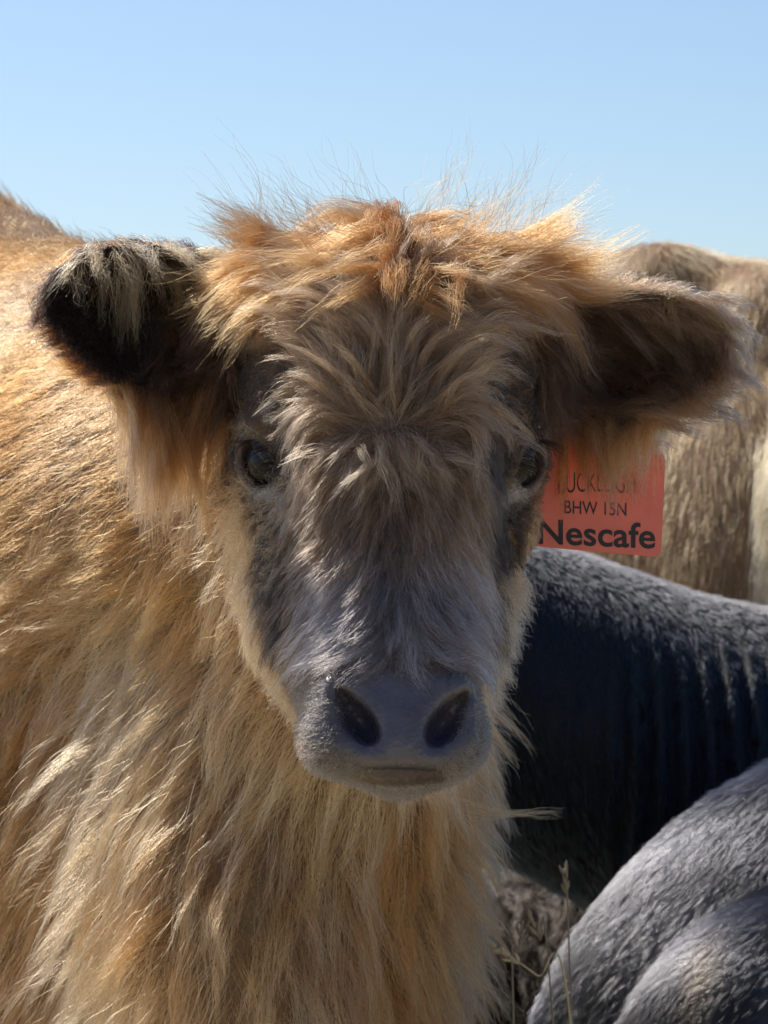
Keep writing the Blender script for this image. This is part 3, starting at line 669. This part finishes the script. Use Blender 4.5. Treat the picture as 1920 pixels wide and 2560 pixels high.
# ================================================================== other cattle
def build(root, sdf, xs_, ys_, zs_, skin, layers):
    v, q = surface_nets(sdf, xs_, ys_, zs_)
    nv = unit(grad(sdf, v))
    cols = np.broadcast_to(skin, (len(v), 3)).copy(); cols[v[:, 2] < .06] = C(.03, .026, .024)
    ps = [mesh_obj('body', v, q, M_hide, root, cols)]
    x, y = to_px(v); vis = (x > 900) & (x < 2150) & (y > 350) & (y < 2750) & (nv[:, 1] < .45)
    for kw in layers:
        kw = dict(kw); wfun = kw.pop('w', None); base = vis if kw.pop('seen', True) else ~vis
        wv = base.astype(float) * (v[:, 2] > .07)
        if wfun is not None: wv = wv * wfun(v, nv)
        ps.append(layer(kw.pop('name'), wv, kw.pop('ng'), kw.pop('nc'), kw.pop('L'), kw.pop('field'), kw.pop('rad'), kw.pop('tint'), mesh=(v, q), sdf=sdf, parent=root, **kw))
    for o in ps: o.matrix_parent_inverse = Matrix.Translation(-root.location)
    return v, q
def legs(p, d, L, h, r):
    for x, y in L:
        d = smin(d, cone(p, (x, y, h), (x, y, h * .5), r * 1.7, r * .8), .05)
        d = smin(d, cone(p, (x, y, h * .5), (x, y, .06), r * .75, r * .6), .02)
        d = smin(d, cone(p, (x, y, .05), (x, y - .015, .02), r * .75, r * .85), .01)
    return d
def dirf(*d):
    d = np.array(d, f32)
    return lambda p, g, t: np.broadcast_to(d, p.shape)

# tan cow seen from behind
TX, TYY = .455, 1.98
def tan_sdf(p):
    d = ell(p, (TX, TYY + .16, .74), (.255, .43, .40))
    d = smin(d, cone(p, (TX, TYY + .2, .80), (TX + .06, TYY + 1.25, .80), .27, .31), .10)
    d = smin(d, ell(p, (TX - .125, TYY + .06, 1.100), (.085, .10, .068)), .05)
    d = smin(d, ell(p, (TX + .14, TYY + .06, 1.100), (.075, .10, .065)), .05)
    d = smin(d, ell(p, (TX - .175, TYY + .06, 1.02), (.075, .14, .10)), .06)
    d = smin(d, cone(p, (TX, TYY - .05, 1.06), (TX + .03, TYY + .9, 1.06), .06, .06), .08)
    d = smin(d, cone(p, (TX - .13, TYY + .02, .78), (TX - .13, TYY + .02, .42), .145, .09), .08)
    d = smin(d, cone(p, (TX + .15, TYY + .02, .78), (TX + .15, TYY + .02, .42), .145, .09), .08)
    d = legs(p, d, ((TX - .13, TYY + .03), (TX + .15, TYY + .03), (TX - .08, TYY + 1.15), (TX + .2, TYY + 1.15)), .45, .065)
    d = smin(d, cone(p, (TX + .06, TYY + 1.3, .92), (TX + .1, TYY + 1.75, .80), .20, .11), .08)
    d = smin(d, cone(p, (TX + .1, TYY + 1.75, .80), (TX + .1, TYY + 1.95, .62), .11, .06), .03)
    t_ = cone(p, (TX + .015, TYY - .19, 1.0), (TX + .012, TYY - .27, .88), .03, .024)
    t_ = smin(t_, cone(p, (TX + .012, TYY - .27, .88), (TX + .01, TYY - .25, .45), .024, .014), .02)
    return smin(d, t_, .02)
tan = thing('tan_cow', 'tan cow with sunlit back and hip standing behind the red ear tag', 'cow', (TX, TYY, 0))
is_tail = lambda v: (np.abs(v[:, 0] - TX - .012) < .05) & (v[:, 1] < TYY - .205)
build(tan, tan_sdf, spaced((TX - .35, TX + .42, .014)), spaced((TYY - .33, TYY + .2, .012), (TYY + .2, TYY + 2.05, .04)), spaced((-.02, .6, .03), (.6, 1.22, .012)), C(.30, .16, .07), [
    dict(name='coat', ng=9000, nc=100000, L=.026, field=dirf(.1, -.25, -1), rad=.00022, tint=lambda x, y, r: mixc(C(.44, .22, .07), C(.58, .34, .14), rng.random(len(x))), lift=.35, lift_end=.1, grav=.2, jitter=.10, w=lambda v, n: ~is_tail(v), clumpkw=dict(clump=.05, wave=.0008, frizz=.0002)),
    dict(name='tail_hair', ng=200, nc=7000, L=.10, field=dirf(0, -.1, -1), rad=.0003, tint=C(.55, .38, .2), lift=.5, lift_end=.05, grav=.6, jitter=.12, w=lambda v, n: is_tail(v) * 1., clumpkw=dict(clump=.7, wave=.002)),
    dict(name='rear_coat', seen=False, ng=800, nc=9000, L=.05, field=dirf(.1, .5, -.6), rad=.0009, tint=GOLD, clumpkw=dict(clump=.6))])

# black calf broadside behind
BY = 1.25
def black_sdf(p):
    d = cone(p, (.108, BY, .680), (.367, BY, .57), .150, .168)
    d = smin(d, cone(p, (.367, BY, .57), (1.02, BY + .16, .535), .168, .20), .05)
    d = smin(d, cone(p, (.108, BY, .68), (.04, BY - .05, .66), .11, .085), .03)
    d = smin(d, cone(p, (.04, BY - .05, .66), (.02, BY - .10, .575), .08, .05), .03)
    d = smin(d, ell(p, (.165, BY - .03, .565), (.045, .06, .055)), .015)
    d = smin(d, ell(p, (.085, BY - .13, .735), (.022, .055, .032)), .012)
    d = smin(d, ell(p, (.075, BY + .10, .735), (.022, .055, .032)), .012)
    w_ = sstep(.19, .25, p[:, 0]) * sstep(.40, .34, p[:, 0]) * sstep(.76, .64, p[:, 2])
    fan = (p[:, 0] - .24) / (1 + .7 * (.68 - p[:, 2]))
    d = d + .007 * w_ * np.sin(fan * 2 * math.pi / .023)
    return legs(p, d, ((.42, BY - .06), (.45, BY + .09), (.96, BY + .08), (1.0, BY + .23)), .48, .05)
blk = thing('black_calf', 'black calf with sunlit back standing side-on below the ear tag', 'calf', (.5, BY, 0))
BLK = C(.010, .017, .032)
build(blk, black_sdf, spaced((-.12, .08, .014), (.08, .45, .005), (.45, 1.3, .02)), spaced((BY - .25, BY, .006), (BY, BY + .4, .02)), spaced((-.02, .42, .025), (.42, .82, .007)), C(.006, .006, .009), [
    dict(name='coat', ng=5000, nc=44000, L=.012, field=dirf(.15, -.4, -1), rad=.00022, tint=lambda x, y, r: mixc(BLK, C(.075, .075, .085), sstep(.75, .80, r[:, 2] + (r[:, 0] - .2) * .3)), mat=M_black, lift=.2, lift_end=.08, grav=.1, jitter=.14, clumpkw=dict(clump=.35, wave=.0004, frizz=.0001)),  # paler tint high on the back paints in the sunlit band
    dict(name='rear_coat', seen=False, ng=600, nc=6000, L=.02, field=dirf(.7, 0, -.5), rad=.0007, tint=BLK, mat=M_dark, clumpkw=dict(clump=.6))])

# glossy dark calf in front
def grey_sdf(p):
    d = ell(p, (.56, .86, .295), (.445, .195, .385))
    d = smin(d, cone(p, (.66, .88, .34), (1.2, .93, .38), .22, .22), .1)
    d = smin(d, ell(p, (.358, .735, .355), (.168, .10, .18), roty(.6)), .012)
    d = smin(d, cone(p, (.36, .74, .28), (.33, .74, .18), .09, .055), .04)
    d = legs(p, d, ((.33, .74), (.42, .95), (1.12, .84), (1.16, 1.0)), .28, .045)
    d = smin(d, cone(p, (1.28, .93, .46), (1.46, .95, .60), .16, .10), .08)
    return smin(d, cone(p, (1.46, .95, .60), (1.64, .97, .5), .095, .055), .03)
gry = thing('glossy_dark_calf', 'dark grey calf with glossy short coat, only its rounded rump showing', 'calf', (.6, .86, 0))
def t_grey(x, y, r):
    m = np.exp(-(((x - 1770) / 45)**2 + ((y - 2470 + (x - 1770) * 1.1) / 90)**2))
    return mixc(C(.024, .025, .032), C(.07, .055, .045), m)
build(gry, grey_sdf, spaced((.06, .58, .007), (.58, 1.75, .03)), spaced((.58, .9, .007), (.9, 1.3, .03)), spaced((-.02, .32, .02), (.32, .76, .007)), C(.022, .022, .026), [
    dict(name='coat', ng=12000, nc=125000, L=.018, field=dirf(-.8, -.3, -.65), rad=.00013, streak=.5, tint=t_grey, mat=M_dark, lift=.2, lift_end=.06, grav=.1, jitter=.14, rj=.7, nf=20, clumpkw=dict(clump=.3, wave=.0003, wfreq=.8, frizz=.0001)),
    dict(name='rear_coat', seen=False, ng=600, nc=8000, L=.02, field=dirf(-.6, 0, -.5), rad=.0007, tint=C(.03, .03, .036), mat=M_dark, clumpkw=dict(clump=.6))])

# shaggy grey-brown calf lying in the shade behind
def lie_sdf(p):
    d = ell(p, (.19, 1.60, .215), (.34, .185, .25))
    d = smin(d, ell(p, (.52, 1.66, .20), (.32, .19, .22)), .08)
    d = smin(d, ell(p, (.218, 1.47, .445), (.042, .016, .016), roty(.25)), .008)
    d = smin(d, cone(p, (.05, 1.5, .07), (.32, 1.42, .06), .05, .04), .03)
    return d
lie = thing('lying_calf', 'shaggy grey brown calf lying in shade beneath the black calf', 'calf', (.3, 1.6, 0))
build(lie, lie_sdf, spaced((-.15, .95, .012)), spaced((1.3, 2.0, .012)), spaced((-.03, .53, .012)), C(.05, .042, .035), [
    dict(name='coat', ng=1600, nc=22000, L=.06, field=dirf(.3, -.2, -.9), rad=.0003, tint=C(.04, .032, .026), lift=.6, lift_end=.2, grav=.2, jitter=.35, clumpkw=dict(clump=.85, wave=.003))])

# ================================================================== grass stems
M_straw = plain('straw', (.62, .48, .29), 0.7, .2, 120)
M_shade = plain('shaded_straw', (.30, .24, .17), 0.8, .2, 120)  # darker copy of the straw with shade mixed into its colour
def stem(label, pts, nseed, top, mat, slen=.0075, seedr=.0013):
    base = Vector(pts[0]); root = thing('grass_stem', label, 'grass stem', tuple(base), 'dry grass stems beside the calves')
    P_ = [Vector(p) for p in pts]; fine = []
    for i in range(len(P_) - 1):
        for q in np.linspace(0, 1, 8, endpoint=False):
            a, b_, c_, d_ = P_[max(i-1, 0)], P_[i], P_[i+1], P_[min(i+2, len(P_)-1)]
            fine.append(.5 * ((2*b_) + (c_-a)*q + (2*a-5*b_+4*c_-d_)*q*q + (3*b_-a-3*c_+d_)*q**3))
    fine.append(P_[-1])
    bm = bmesh.new(); tube(bm, fine, list(np.linspace(.0011, .0004, len(fine))), 6); parts = [bm_obj('stalk', bm, mat, root)]
    m = int(len(fine) * (1 - top))
    bm = bmesh.new()
    for s in range(nseed):
        i = m + (s * (len(fine) - 1 - m)) // max(nseed - 1, 1); p = fine[i]; d = (fine[min(i+1, len(fine)-1)] - fine[max(i-1, 0)]).normalized()
        o_ = Vector(rng.normal(size=3)).normalized(); dd = (d + o_ * .45).normalized(); l = slen * rng.uniform(.8, 1.3)
        tube(bm, [p + o_ * .0006, p + dd * l * .3 + o_ * .001, p + dd * l * .7 + o_ * .0012, p + dd * l + o_ * .001], [.0003, seedr, seedr * .8, .0002], 5)
    parts.append(bm_obj('seed_head', bm, mat, root))
    for o in parts: o.matrix_parent_inverse = Matrix.Translation(-base)
def st(a, *b): return [tuple(a)] + [tuple(P(*q)) for q in b]
stem('sunlit pale grass seed head leaning across the dark gap beside the calf\'s chest', st((.19, .62, 0), (1420, 2500, .62), (1345, 2440, .61), (1270, 2388, .60), (1205, 2352, .59)), 22, .34, M_straw, .0095, .0017)
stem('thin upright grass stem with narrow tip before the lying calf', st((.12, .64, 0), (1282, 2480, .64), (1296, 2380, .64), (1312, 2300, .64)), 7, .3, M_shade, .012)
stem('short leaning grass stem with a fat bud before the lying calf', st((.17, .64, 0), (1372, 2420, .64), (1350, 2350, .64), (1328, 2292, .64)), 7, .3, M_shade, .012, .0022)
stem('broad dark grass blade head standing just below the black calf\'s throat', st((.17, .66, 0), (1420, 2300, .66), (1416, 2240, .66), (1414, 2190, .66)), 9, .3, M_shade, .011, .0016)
